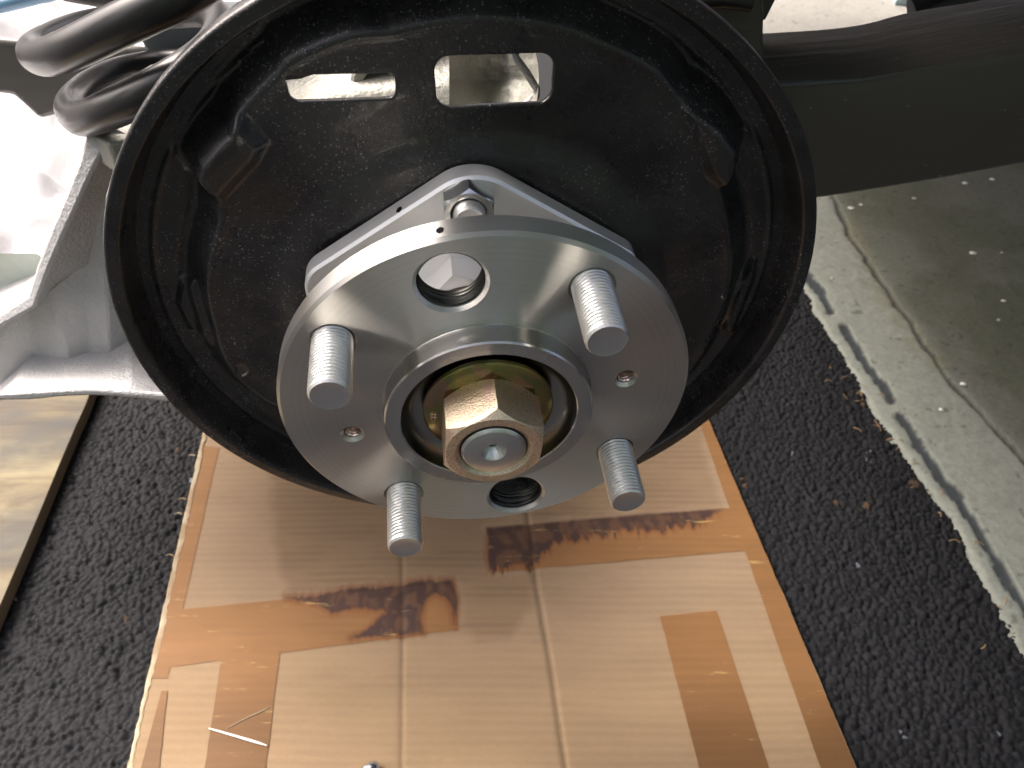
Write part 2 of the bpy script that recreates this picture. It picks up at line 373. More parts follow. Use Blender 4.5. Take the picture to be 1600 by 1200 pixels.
def concrete():
    st = 2.4; x = np.arange(180, 1250, st); y = np.arange(-90, 1750, st); X, Y = np.meshgrid(x, y); nx, ny = len(x), len(y)
    P = np.stack([X, Y, np.full(X.shape, GZ + .5)], -1); px, py = PX(P)
    wx = px + 14 * (fbm(X, Y, 26, 51, 3) - .5); wy = py
    tar = [(1250, 405), (1266, 437), (1296, 484)], [(1315, 510), (1360, 580), (1392, 624)], [(1409, 652), (1450, 712), (1525, 825), (1595, 945), (1660, 1050)]
    joint = [(1240, 200), (1290, 290), (1340, 385), (1400, 470), (1480, 590), (1540, 650), (1620, 740), (1800, 960)]
    dt = np.minimum.reduce([sd_line(wx, wy, t) for t in tar]); dj = sd_line(wx, wy, joint)
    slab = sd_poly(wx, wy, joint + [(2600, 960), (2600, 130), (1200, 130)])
    wob = fbm(X, Y, 9, 61, 3); tarm = 1 - sstep(5.5, 8.5, dt + 9 * (wob - .5))
    jm = 1 - sstep(1.5, 5, dj + 5 * (wob - .5))
    n = fbm(X, Y, 80, 71, 4)
    Cc = np.zeros(X.shape + (3,)); Cc[:] = C8(188, 194, 182)
    slab_mix = sstep(-15, 25, -slab)[..., None]
    sl = C8(138, 141, 128) * (1 - sstep(.40, .6, n)[..., None]) + C8(122, 126, 108) * sstep(.4, .6, n)[..., None]  # stained olive concrete beyond the joint
    Cc = Cc * (1 - slab_mix) + sl * slab_mix
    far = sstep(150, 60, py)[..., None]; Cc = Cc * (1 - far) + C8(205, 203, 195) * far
    moss = ((1 - sstep(4, 30, sd_line(wx, wy, [(1325, 350), (1360, 430), (1420, 520), (1465, 560)]))) * sstep(.35, .6, wob))[..., None]
    Cc = Cc * (1 - .35 * moss) + C8(150, 140, 85) * .35 * moss
    Cc = Cc * (1 - jm[..., None] * .65) + C8(70, 70, 60) * jm[..., None] * .65
    pit = (fbm(X, Y, 7, 81, 2) > .80)[..., None] * .5; Cc = Cc * (1 - pit) + C8(70, 70, 62) * pit
    Cc = Cc * (1 - tarm[..., None]) + C8(78, 86, 90) * tarm[..., None]
    Z = GZ + .5 - tarm * 1.6 - jm * 2.2 + 1.0 * (fbm(X, Y, 30, 91, 4) - .5) - 1.2 * sstep(-5, 10, -slab)
    Z = Z + 1.0 * (fbm(X, Y, 5, 93, 2) - .5)
    pe = [tuple(G(*q)[:2]) for q in EDGE_A]; side = sd_poly(X, Y, pe + [(1900, -300), (1900, 2600), (500, 2600)]) + 14 * (fbm(X, Y, 30, 95, 4) - .5)
    Z = Z - np.clip(side, 0, 30) * .8
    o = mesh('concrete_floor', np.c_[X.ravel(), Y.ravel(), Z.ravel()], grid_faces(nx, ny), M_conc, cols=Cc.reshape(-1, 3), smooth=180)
    tag(o, kind='structure')
concrete()
rnd = random.Random(5)
# dry clippings and grit lying along the ragged edge
Vs, Fs, off = [], [], 0
for i in range(34):
    t = rnd.random(); k = rnd.randint(1, len(EDGE_A) - 3); a, b = EDGE_A[k], EDGE_A[k + 1]
    q = (a[0] + (b[0] - a[0]) * t - rnd.gauss(14, 26), a[1] + (b[1] - a[1]) * t + rnd.gauss(0, 12))
    p = G(*q, GZ + 3.5); an = rnd.random() * 6.28; L = rnd.uniform(3, 9); cv = rnd.uniform(-.6, .6)
    pts = [p + np.array([L * s * math.cos(an + cv * s * 2), L * s * math.sin(an + cv * s * 2), 1.2 * math.sin(s * 3)]) for s in np.linspace(0, 1, 6)]
    v, f = tube(pts, rnd.uniform(.25, .5), 5); Vs.append(v); Fs += [tuple(j + off for j in g) for g in f]; off += len(v)
tag(mesh('dry_clippings', np.concatenate(Vs), Fs, M_straw), 'scattered straw coloured clippings along the ragged asphalt edge', 'clippings', kind='stuff')
Vs, Fs, off = [], [], 0
for q, s in [((1330, 325), 5), ((1345, 320), 2.5), ((1520, 395), 4.5), ((1508, 286), 4.5), ((1550, 280), 4), ((1428, 310), 3), ((1568, 470), 3), ((1300, 435), 2), ((1505, 600), 3.5), ((1470, 640), 2.5), ((1560, 500), 2), ((1565, 395), 1.6)]:
    p = G(*q, GZ + .8); n = 9
    ring = [p + np.array([s * rnd.uniform(.6, 1.1) * math.cos(a * 6.283 / n), s * .7 * rnd.uniform(.6, 1.1) * math.sin(a * 6.283 / n), 0]) for a in range(n)]
    Vs += [np.array(ring), np.array([p + (r - p) * .5 + np.array([0, 0, 1.0]) for r in ring])]
    for a in range(n): b = (a + 1) % n; Fs.append((off + a, off + b, off + n + b, off + n + a))
    Fs.append(tuple(off + n + a for a in range(n))); off += 2 * n
tag(mesh('paint_flecks', np.concatenate(Vs), Fs, M_fleck), 'small white flecks of dried paint on the stained concrete', 'flecks', kind='stuff')

# ------------------------------------------------------------------ cardboard
BARE = C8(203, 175, 145, .97); LOW = C8(206, 176, 140, .97); PLATE_SHADE = C8(150, 114, 76); PLUM = C8(88, 66, 62); TAPE = C8(178, 132, 86); TAPED = C8(172, 108, 58)
PL1 = [(447, 934), (493, 930), (544, 920), (626, 914), (705, 908), (714, 943), (712, 980), (707, 958), (698, 936), (680, 928), (664, 940), (659, 962), (664, 989), (626, 994), (548, 998), (576, 980), (603, 957), (580, 952), (521, 957), (493, 943)]
PL2 = [(760, 826), (833, 820), (971, 808), (1062, 801), (1129, 797), (1090, 822), (1040, 829), (971, 833), (925, 842), (870, 849), (847, 865), (833, 884), (765, 893)]
PLATE_SHADE_P = [(412, 700), (420, 790), (432, 870), (447, 934), (544, 922), (640, 915), (712, 915), (714, 945), (716, 985), (745, 1005), (800, 1000), (836, 930), (840, 895), (765, 893), (760, 826), (900, 815), (1130, 797), (1112, 720), (1085, 640), (600, 560)]  # outline of the backing plate's shadow on the sheet
CR1 = [(627, 860), (628, 1000), (626, 1240)]; CR2 = [(822, 790), (836, 905), (860, 1040), (892, 1260)]
def card_col(X, Y, tape=False):
    px, py = PX(np.stack([X, Y, np.full(X.shape, GZ + 6.0)], -1))
    w1 = fbm(X, Y, 14, 101, 3) - .5; w2 = fbm(X, Y, 14, 111, 3) - .5; fr = fbm(X * 3.2, Y * .35, 6, 121, 4) - .5
    big = fbm(X, Y, 120, 131, 3)[..., None]
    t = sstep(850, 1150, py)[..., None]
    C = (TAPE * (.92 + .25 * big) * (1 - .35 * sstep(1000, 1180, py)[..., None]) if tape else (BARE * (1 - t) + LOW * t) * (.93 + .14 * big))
    if tape:
        C = C * (1 - .0 * t)
    rib = .5 + .5 * np.sin(Y * 2 * np.pi / 6.0 + 5 * (fbm(X, Y, 90, 141, 2) - .5)); brk = sstep(.38, .62, fbm(X, Y * 4, 55, 151, 3))
    s = sd_poly(px + 10 * w1, py + 8 * w2, PLATE_SHADE_P); m = (1 - sstep(-16, 8, s + 14 * w2))[..., None] * .8  # soft shadow of the backing plate, painted into the sheet colour
    C = C * (1 - m) + (C * .62 + PLATE_SHADE * .3 if not tape else C * .9) * m
    C = C * (1 - (rib * brk * (.08 + .12 * m[..., 0]))[..., None])
    for pl, fa in ((PL1, 6), (PL2, 24)):
        low = sstep(4, 22, py - (826 - .085 * (px - 760))) if fa > 10 else 1.0
        s = sd_poly(px + 8 * w1, py + (12 * w2 + fa * 1.3 * fr) * low, pl); m = (1 - sstep(-3, 3, s))[..., None]
        rim = (1 - sstep(2, 10, np.abs(s + 0)))[..., None] * (low if np.ndim(low) == 0 else low[..., None])
        C = C * (1 - rim * .45) + C8(150, 80, 35) * rim * .45
        m = m * (.72 + .28 * sstep(.35, .6, fbm(X * 2, Y, 9, 171, 3)))[..., None]; C = C * (1 - m) + PLUM * (.85 + .5 * big) * m
    for cr in (CR1, CR2):
        d = sd_line(px, py, cr); C = C * (1 - .28 * (1 - sstep(1, 4, d))[..., None]) * (1 + .03 * (np.exp(-((d - 5) / 2.5) ** 2))[..., None])
    return C, px, py
CZ = GZ + 6.5
cl = lambda t: G(315 + (200 - 315) * t, 690 + (1200 - 690) * t, CZ)      # left and right edge of the sheet, from the far end forward
cr_ = lambda t: G(1110 + (1340 - 1110) * t, 665 + (1200 - 665) * t, CZ)
L0, L1, R0, R1 = cl(0), cl(1), cr_(0), cr_(1)
def edge(a, b, y): return a[0] + (b[0] - a[0]) * (y - a[1]) / (b[1] - a[1])
def cardboard():
    root = empty('cardboard_sheet', 'flattened brown cardboard sheet with tape marks lying under the hub', 'cardboard', (0, 60, GZ))
    ys = np.arange(-90, 330, 1.35); nu = 330; rows = []
    for y in ys:
        xl = edge(L0, L1, y) + 1.6 * (vnoise(y, 0, 6, 5) - .5) + 1.5 * (vnoise(y, 0, 25, 6) - .5); xr = edge(R0, R1, y) + .7 * (vnoise(y, 3, 20, 7) - .5)
        rows.append(np.c_[np.linspace(xl, xr, nu), np.full(nu, y)])
    A = np.array(rows); X, Y = A[..., 0], A[..., 1]
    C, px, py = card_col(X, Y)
    rib = .16 * np.sin(Y * 2 * np.pi / 6.0 + 5 * (fbm(X, Y, 90, 141, 2) - .5)); Z = CZ + rib + 2.2 * (fbm(X, Y, 160, 161, 2) - .5)
    for crz, dp in ((CR1, .7), (CR2, 1.2)): Z = Z - dp * np.exp(-(sd_line(px, py, crz) / 4.5) ** 2)
    ny = len(ys); top = np.stack([X, Y, Z], -1).reshape(-1, 3)
    # edge skirt so that the sheet has its thickness
    bl = [i * nu for i in range(ny)]; br = [i * nu + nu - 1 for i in range(ny)]
    F = grid_faces(nu, ny).tolist(); Vt = [top]; Cc = [C.reshape(-1, 3)]; off = len(top)
    for ids, sgn in ((bl, -1), (br, 1)):
        e = top[ids].copy(); e[:, 2] = GZ + 1.0; e[:, 0] += sgn * .3; Vt.append(e); Cc.append(np.tile(C8(150, 120, 80), (ny, 1)))
        for i in range(ny - 1): F.append((ids[i], ids[i + 1], off + i + 1, off + i))
        off += ny
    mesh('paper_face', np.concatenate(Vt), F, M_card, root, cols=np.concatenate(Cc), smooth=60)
    def zat(x, y):
        pxx, pyy = PX(np.stack([x, y, np.full(x.shape, CZ)], -1)); z = CZ + 2.2 * (fbm(x, y, 160, 161, 2) - .5)
        for crz, dp in ((CR1, .7), (CR2, 1.2)): z = z - dp * .6 * np.exp(-(sd_line(pxx, pyy, crz) / 6) ** 2)
        return z
    def strip(name, quad, lab, mat=M_tape, tape=True, lift=.32, n=90, m=40, wav=.5):
        q = [G(*p, CZ)[:2] for p in quad]; a = np.linspace(0, 1, n)[:, None, None]; b = np.linspace(0, 1, m)[None, :, None]
        P = (q[0] * (1 - b) + q[1] * b) * (1 - a) + (q[3] * (1 - b) + q[2] * b) * a
        P = P + wav * (np.stack([vnoise(P[..., 0], P[..., 1], 9, 3), vnoise(P[..., 0], P[..., 1], 9, 4)], -1) - .5)
        x, y = P[..., 0], P[..., 1]; z = zat(x, y) + lift + .05 + .05 * np.sin(y * 2 * np.pi / 6.0)
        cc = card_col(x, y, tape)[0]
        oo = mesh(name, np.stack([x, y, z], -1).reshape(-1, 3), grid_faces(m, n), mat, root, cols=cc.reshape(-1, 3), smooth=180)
        if lab: oo['label'] = lab
        return oo
    strip('packing_tape', [(262, 955), (712, 912), (716, 985), (240, 1046)], 'brown tape band with a plum oil stain, left of the crease', n=40, m=150)
    strip('packing_tape', [(762, 828), (1142, 795), (1163, 862), (766, 896)], 'amber tape band with a dark fringed stain, right of the crease', n=40, m=130)
    strip('packing_tape', [(1092, 640), (1104, 640), (1500, 1560), (1392, 1560)][:0] or [(1085, 640), (1098, 636), (1350, 1230), (1293, 1230)], 'amber tape along the right border of the sheet', n=150, m=20, lift=.42)
    strip('packing_tape', [(1031, 964), (1120, 955), (1222, 1260), (1108, 1260)], 'short streaked orange tape strip near the right corner', n=90, m=30)
    strip('packing_tape', [(346, 1030), (438, 1012), (408, 1270), (310, 1270)], 'orange tape strip with a white scratch near the left corner', n=90, m=30, lift=.42)
    strip('packing_tape', [(318, 696), (342, 700), (262, 1060), (232, 1060)], 'brown tape folded over the left border of the sheet', n=120, m=14, lift=.25)
    strip('packing_tape', [(253, 1080), (262, 1080), (243, 1270), (203, 1270)], None, n=60, m=14, lift=.5)
    # ragged torn liner along the left border
    ysd = np.linspace(L0[1] + 30, L1[1] - 35, 260); rows = []
    for y in ysd:
        x0 = edge(L0, L1, y) - .5 + .7 * (vnoise(y, 0, 7, 15) - .5) + .5 * (vnoise(y, 0, 2, 18) - .5); w = 3.0 + 3.4 * (vnoise(y, 0, 30, 16) - .5) + 1.5 * (vnoise(y, 0, 4, 17) - .5)
        rows.append([[x0, y, CZ + .1], [x0 + .5, y, CZ + .8], [x0 + w * .5, y, CZ + .75 + .3 * vnoise(y, 5, 6, 2)], [x0 + w, y, CZ + .6]])
    v, f = loft(rows); mesh('torn_liner', v, f, M_paper, root, smooth=50)
    # loose fibres on that border
    for q in [(305, 712), (290, 780), (284, 803), (271, 868)]:
        p = G(*q, CZ + 1); v, f = tube([p, p + np.array([-3, .6, .6]), p + np.array([-5.5, -.3, .3])], [.7, .5, .15], 6); mesh('paper_fibre', v, f, M_paper, root)
    # scratch lines in the tape, lower left
    a, b = G(326, 1138, CZ + 1.6), G(417, 1165, CZ + 1.6); v, f = tube([a + (b - a) * s + np.array([0, 0, .3 * math.sin(s * 3)]) for s in np.linspace(0, 1, 8)], [.3, .55, .6, .7, .7, .8, .7, .3], 8); mesh('white_scratch', v, f, M_fleck, root)
    a, b = G(352, 1140, CZ + 1.3), G(425, 1102, CZ + 1.3); v, f = tube([a + (b - a) * s + np.array([0, .5 * math.sin(s * 5), 0]) for s in np.linspace(0, 1, 8)], [.1, .25, .35, .3, .35, .3, .3, .1], 6); mesh('pale_scratch', v, f, M_paper, root)
cardboard()

# ------------------------------------------------------------------ board at the left
def board():
    root = empty('wooden_board', 'weathered wooden board with grey stains lying on the asphalt at the left', 'board', tuple(G(-100, 800)))
    zt = GZ + 12; a, b = G(142, 610, zt), G(-8, 962, zt); d = (b - a) / np.linalg.norm(b - a); nrm = np.array([-d[1], d[0], 0])
    if nrm[0] > 0: nrm = -nrm
    a0 = a - d * 120; b0 = b + d * 260; n = 60
    rows_t, rows_s = [], []
    for s in np.linspace(0, 1, n):
        p = a0 + (b0 - a0) * s + nrm * (.9 * (vnoise(s * 300, 0, 14, 3) - .5)); rows_t.append([p + nrm * w for w in (0, 1.2, 80, 260)])
        q = p.copy(); q[2] = zt - 1.2; r_ = p - nrm * .5; r_[2] = GZ + 1; rows_s.append([p, q - nrm * .6, r_])
    v, f = loft(rows_t); mesh('top_face', v, f, M_wood, root, smooth=40)
    v, f = loft(rows_s); mesh('edge_face', v, f, M_woodside, root, smooth=40)
board()

# ------------------------------------------------------------------ backing plate (stamped, hub frame)
PLW = [[H(444, 114, -53), H(617, 110, -53), H(618, 150, -53), H(455, 156, -53)], [H(677, 85, -53), H(866, 83, -53), H(863, 163, -53), H(683, 167, -53)]]
def backing_plate():
    nt = 1080; rs = np.concatenate([np.linspace(24, 70, 14, endpoint=False), np.linspace(70, 124, 100, endpoint=False), np.linspace(124, 130.2, 13)])
    th = np.linspace(0, 2 * np.pi, nt, endpoint=False); R_, T_ = np.meshgrid(rs, th, indexing='ij'); X, Y = R_ * np.cos(T_), R_ * np.sin(T_)
    # outline of the raised centre, measured every few degrees
    deg = [-172, -162, -155, -146, -139, -110, -80, -50, -24, -9, 6, 16, 25, 34, 38, 41, 50, 56, 62, 68, 74, 79, 95, 108, 114, 119, 125, 127, 132, 137, 140, 144, 148, 151, 155, 161, 168, 179]
    rad = [104.5, 107, 107.5, 105, 100, 98, 98, 104, 111, 107.5, 106.5, 105, 104, 104, 111, 113.5, 113, 110.5, 113, 113, 113, 114, 114.5, 114, 116.5, 117, 117.5, 116, 115, 114, 112, 113, 113.5, 112.5, 104, 101.5, 102.5, 104]
    dg = np.array([deg[-1] - 360] + deg + [deg[0] + 360]); rd = np.array([rad[-1]] + rad + [rad[0]])
    Rs = np.interp((np.degrees(T_) + 180) % 360 - 180, dg, rd)
    Z = np.full(X.shape, -61.5)
    up = 1 - sstep(-2.0, 8.5, R_ - Rs + 5); Z = Z + 9.0 * up                       # raised centre
    Z = Z + .8 * np.exp(-((R_ - Rs + 5.5) / 2.6) ** 2)                            # its rolled edge
    Z = Z - 1.2 * np.exp(-((R_ - Rs - 4) / 2.2) ** 2)
    Z = Z + 4.6 * (1 - sstep(62, 77, R_ + 2.5 * np.cos(T_ - 1.2)))                 # seat of the mounting plate
    lip = sstep(122.8, 126.4, R_); Z = Z * (1 - lip) + (-48.8) * lip
    Z = Z + .8 * np.exp(-((R_ - 117.5) / 1.0) ** 2) * (R_ > Rs + 2)
    for pts, h, s in (([(372, 170), (412, 215), (398, 240), (345, 300), (296, 262), (305, 228)], 5.5, 5), ([(1070, 165), (1125, 178), (1160, 232), (1128, 280), (1105, 262)], 5.5, 5),
                      ([(280, 455), (300, 450), (330, 545), (296, 530), (276, 490)], 4.5, 3), ([(1150, 470), (1186, 420), (1182, 450), (1150, 530), (1136, 530)], 4.0, 3)):
        pl = [H(a, b, -55) for a, b in pts]; s_ = sd_poly(X, Y, pl); Z = Z + h * (1 - sstep(-s * .5, s * .6, s_)) * (.7 + .3 * sstep(0, 14, -s_ + 4))
    for q, h, s in (((440, 360), -1.6, 14), ((1080, 330), 1.8, 16), ((470, 500), -1.4, 22), ((560, 200), .9, 25), ((960, 150), -1.0, 26), ((1040, 300), -1.5, 10)):
        c = H(*q, -54); Z = Z + 1.8 * h * np.exp(-((X - c[0]) ** 2 + (Y - c[1]) ** 2) / (2 * s * s))
    Z = Z + .5 * (fbm(X, Y, 24, 7, 3) - .5) + .16 * (fbm(X, Y, 4, 8, 2) - .5)
    P = np.stack([X, Y, Z], -1).reshape(-1, 3)
    keep = np.ones(len(P), bool); xx, yy = P[:, 0].copy(), P[:, 1].copy()
    F = []; i = np.arange(len(rs) - 1)[:, None] * nt; j = np.arange(nt)[None, :]; j2 = (j + 1) % nt
    F = np.stack([i + j, i + nt + j, i + nt + j2, i + j2], -1).reshape(-1, 4)
    hole = [round_poly([np.array(p) for p in PLW[0]][::-1], [2.4, 2.4, 2.4, 1.6], 8), round_poly([np.array(p) for p in PLW[1]][::-1], 4.6, 8)]
    a = np.linspace(0, 2 * np.pi, 40, endpoint=False); hc = np.array(H(377, 576, -54)); hole.append(hc + 3.1 * np.c_[np.cos(a), np.sin(a)])
    hc2 = np.array(H(1128, 460, -54)); hole.append(hc2 + 1.5 * np.c_[np.cos(a), np.sin(a)])
    for pl in hole:
        box_ = (np.abs(P[:, 0] - pl[:, 0].mean()) < 30) & (np.abs(P[:, 1] - pl[:, 1].mean()) < 22); idx = np.where(box_)[0]
        s = sd_poly(P[idx, 0], P[idx, 1], pl.tolist()); ins = np.zeros(len(P), bool); ins[idx[s < 0]] = True
        cand = np.where(ins[F].any(1))[0]; cen = P[F[cand], :2].mean(1); rm = cand[sd_poly(cen[:, 0], cen[:, 1], pl.tolist()) < 0]
        dv = np.zeros(len(P), bool); dv[F[rm].ravel()] = True; F = np.delete(F, rm, 0)
        used = np.zeros(len(P), bool); used[F.ravel()] = True; mv = np.where(dv & used)[0]
        for k in mv:
            b = pl; c = np.roll(pl, -1, 0); e = c - b; t = np.clip(((P[k, :2] - b) * e).sum(1) / (e * e).sum(1), 0, 1); q = b + t[:, None] * e
            P[k, :2] = q[((q - P[k, :2]) ** 2).sum(1).argmin()]
    # rolled outer rim going back
    base = (len(rs) - 1) * nt; last = P[base:base + nt].copy(); extra = []
    for rr, zz in ((130.9, -49.1), (131.2, -49.9), (131.2, -54), (130.6, -58)):
        extra.append(np.c_[rr * np.cos(th), rr * np.sin(th), np.full(nt, zz)])
    F = F.tolist(); off = len(P)
    for k in range(4):
        o0 = base if k == 0 else off + (k - 1) * nt; o1 = off + k * nt
        for t in range(nt): u = (t + 1) % nt; F.append((o0 + t, o1 + t, o1 + u, o0 + u))
    P = np.concatenate([P] + extra)
    used = np.zeros(len(P), bool); used[np.array(F).ravel()] = True; mp = -np.ones(len(P), int); mp[used] = np.arange(used.sum()); P = P[used]; F = mp[np.array(F)]
    o = mesh('brake_backing_plate', P, F, M_black, matrix=HUBM, smooth=50)
    m = o.modifiers.new('thickness', 'SOLIDIFY'); m.thickness = 2.0 * MM; m.offset = -1
    tag(o, 'large round black stamped steel backing plate with raised rim behind the silver hub', 'backing plate')
backing_plate()

# ------------------------------------------------------------------ mounting plate
def ngon_plate(name, poly, z0, z1, ch, mat, parent):
    v, f = prism(poly, z0, z1, ch); return mesh(name, v, f, mat, parent, local=True, smooth=25)
def hexnut(R, z0, z1, hole, ang, cham, mat_name, parent, mat, rface=None, back=True, na=96):
    """hex prism whose ends are cut by a cone, with a bore"""
    th = np.linspace(0, 2 * np.pi, na, endpoint=False) + ang
    rel = ((th - ang) % (math.pi / 3)) - math.pi / 6; rh = R * math.cos(math.pi / 6) / np.cos(rel)
    rf = rface or R * .87; slope = cham / (R - rf)
    rows = []
    if back: rows.append(np.c_[np.minimum(rh, rf) * np.cos(th), np.minimum(rh, rf) * np.sin(th), np.full(na, z0)])
    zb = z0 + (np.maximum(rh - rf, 0) * slope if back else 0); zf = z1 - np.maximum(rh - rf, 0) * slope
    rows.append(np.c_[rh * np.cos(th), rh * np.sin(th), zb * np.ones(na)]); rows.append(np.c_[rh * np.cos(th), rh * np.sin(th), zf])
    rows.append(np.c_[np.minimum(rh, rf) * np.cos(th), np.minimum(rh, rf) * np.sin(th), np.full(na, z1)])
    for r, z in ((hole * 1.13, z1), (hole, z1 - hole * .11), (hole, z0)): rows.append(np.c_[r * np.cos(th), r * np.sin(th), np.full(na, z)])
    v, f = loft(rows, True); return mesh(mat_name, v, f, mat, parent, local=True, smooth=22)
mp = empty('mounting_plate', 'bright aluminium mounting plate with rounded apex between black plate and hub', 'mounting plate', matrix=HUBM)
poly = round_poly([(-7.5, 67.5), (-63, 22), (-57, -34), (4, -68), (60, -22), (55, 34)], [18, 12, 12, 13, 12, 9], 12)
ngon_plate('plate_body', poly, -46.4, -38.6, 1.0, M_alu, mp)
v, f = lathe([(27, -38.7), (27, -20), (26, -8)], 96); mesh('bearing_housing', v, f, M_alu, mp, local=True, smooth=30)
hexnut(34.5, -38.6, -27, 20, math.radians(111), 1.2, 'bearing_nut', mp, M_alu, back=False)
v, f = lathe([(29.8, -27.2), (29.8, -26.5), (29, -26.2), (20, -26.2)][::-1], 96); mesh('dark_disc', v, f, M_dark, mp, local=True, smooth=30)  # dark disc added over the nut's front face to make it look unlit
def stud(parent, x, y, z0, z1, R, name='wheel_stud', pitch=1.45, depth=.5, end=True, mat=None, na=64):
    nz = int((z1 - z0) / pitch * 10); th = np.linspace(0, 2 * np.pi, na + 1); zs = np.linspace(z0, z1 - .7, nz); rows = []
    for z in zs:
        ph = (z / pitch - th / (2 * np.pi)) % 1.0; tri = 1 - np.abs(2 * ph - 1); r = R - depth * np.clip(1.5 * (1 - tri) - .1, 0, 1) * sstep(z1 - .7, z1 - 1.5, z) - (1 - sstep(z1 - .7, z1 - 1.5, z)) * .2
        r = np.full(na + 1, r) if np.ndim(r) == 0 else r
        rows.append(np.c_[x + r * np.cos(th), y + r * np.sin(th), np.full(na + 1, z)])
    for r, z in ((R - .22, z1 - .7), (R - .8, z1)): rows.append(np.c_[x + r * np.cos(th), y + r * np.sin(th), np.full(na + 1, z)])
    v, f = loft(rows); s_ = mesh(name, v, f, mat or M_stud, parent, local=True, smooth=48)
    a = th[:-1]; r = R - .8; rows = [np.c_[x + r * k * np.cos(a), y + r * k * np.sin(a), np.full(na, z1 + dz)] for k, dz in ((1, 0), (.93, -.12), (.4, -.16), (.05, -.16))]
    v, f = loft(rows, True); f.append(tuple(range(3 * na, 4 * na))); e = mesh('stud_tip', v, f, M_studend, None, matrix=Matrix.Identity(4), smooth=30); e.parent = s_
    return s_
sub = empty('flange_nut', None, None, matrix=HUBM)
bpy.data.objects.remove(sub)
NX, NY = -8.2, 54.6
def shifted(fn, dx, dy):
    n0 = set(COL.objects); r = fn(); return r
nutm = hexnut(9.2, -38.5, -31, 5.6, math.radians(34), 1.2, 'hex_nut', mp, M_nut); nutm.location = (NX * MM, NY * MM, 0)
stud(mp, NX, NY, -38, -27.5, 5.3, 'threaded_stud', 1.2, .3)
def blob(name, c, r, nrm, parent):
    nrm = np.array(nrm, float); nrm /= np.linalg.norm(nrm); t = np.cross(nrm, [0, 0, 1.0]); t /= np.linalg.norm(t); w = np.cross(nrm, t)
    rr = random.Random(name + str(c[0])); k = 14; ring = [np.array(c) + nrm * .03 + (t * math.cos(a * 6.283 / k) * r * .85 + w * math.sin(a * 6.283 / k) * r) * rr.uniform(.85, 1.1) for a in range(k)]
    Vv = np.array(ring + [p + nrm * .06 + (np.array(c) - p) * .2 for p in ring]); F = [(a, (a + 1) % k, k + (a + 1) % k, k + a) for a in range(k)] + [tuple(range(k, 2 * k))]
    mesh(name, Vv, F, M_ink, parent, local=True, recalc=True)
q = np.array(H(626, 331, -41.0)); seg = None
# snap the mark to the plate's upper left flank
best = min(((np.linalg.norm(q - (a + (b - a) * np.clip((q - a) @ (b - a) / ((b - a) @ (b - a)), 0, 1))), i) for i, (a, b) in enumerate(zip(poly, np.roll(poly, -1, 0)))))
a, b = poly[best[1]], poly[(best[1] + 1) % len(poly)]; t = np.clip((q - a) @ (b - a) / ((b - a) @ (b - a)), 0, 1); c = a + (b - a) * t; e = (b - a) / np.linalg.norm(b - a)
blob('ink_mark', (c[0], c[1], -41.2), 1.5, (e[1], -e[0], 0), mp)

# ------------------------------------------------------------------ wheel hub
hub = empty('wheel_hub', 'round machined silver wheel hub with four threaded studs', 'wheel hub', matrix=HUBM)
SP = 57.87; PH = 151.85
stud_xy = [(SP * math.cos(math.radians(PH - 90 * i)), SP * math.sin(math.radians(PH - 90 * i))) for i in range(4)]
big = [(-15.74, 51.5, 11.3), (16.3, -53.6, 11.3)]; small = [(46.72, 11.3, 3.9), (-45.9, -16.3, 3.9)]
def flange():
    B = 1.15; cu = bpy.data.curves.new('flange', 'CURVE'); cu.dimensions = '2D'; cu.fill_mode = 'BOTH'
    def circ(x, y, r, n, rev=False):
        s = cu.splines.new('POLY'); s.points.add(n - 1); s.use_cyclic_u = True
        for i in range(n):
            a = 2 * math.pi * i / n * (-1 if rev else 1); s.points[i].co = ((x + r * math.cos(a)) * MM, (y + r * math.sin(a)) * MM, 0, 1)
    circ(0, 0, 70 - B, 240); circ(0, 0, 33 + B, 96, True)
    for x, y, r in big: circ(x, y, r + B * .2, 96, True)
    for x, y, r in small: circ(x, y, r + B * .2, 48, True)
    for x, y in stud_xy: circ(x, y, 7.5, 64, True)
    cu.extrude = (5 - B) * MM; cu.bevel_depth = B * MM; cu.bevel_resolution = 0
    t = bpy.data.objects.new('t', cu); COL.objects.link(t); dg = bpy.context.evaluated_depsgraph_get()
    me = bpy.data.meshes.new_from_object(t.evaluated_get(dg)); bpy.data.objects.remove(t)
    bm = bmesh.new(); bm.from_mesh(me); bmesh.ops.remove_doubles(bm, verts=bm.verts, dist=1e-6); bmesh.ops.translate(bm, verts=bm.verts, vec=(0, 0, -5 * MM))
    bmesh.ops.recalc_face_normals(bm, faces=bm.faces); bm.to_mesh(me); bm.free()
    me.materials.clear(); finish(me, M_face, 25); o = bpy.data.objects.new('flange', me); COL.objects.link(o); o.parent = hub
flange()
v, f = lathe([(36.0, -.05), (35.5, .2), (35.25, .7), (35.2, 2.2), (35.2, 7.5), (34.7, 8.05), (30.1, 8.05), (29.7, 7.6)][::-1], 160)
mesh('hub_collar', v, f, M_collar, hub, local=True, smooth=28)
v, f = lathe([(29.7, 7.6), (29.5, 6.2), (29.0, 4.2), (28.2, 2.6), (27.1, 1.3), (25.8, .5), (24.2, .1), (22, 0), (18, 0)][::-1], 160)
mesh('bore_wall', v, f, M_bore, hub, local=True, smooth=28)
LEN = [23.0, 24.5, 23.5, 24.2]
for i, (x, y) in enumerate(stud_xy): stud(hub, x, y, -6, LEN[i], 6.55)
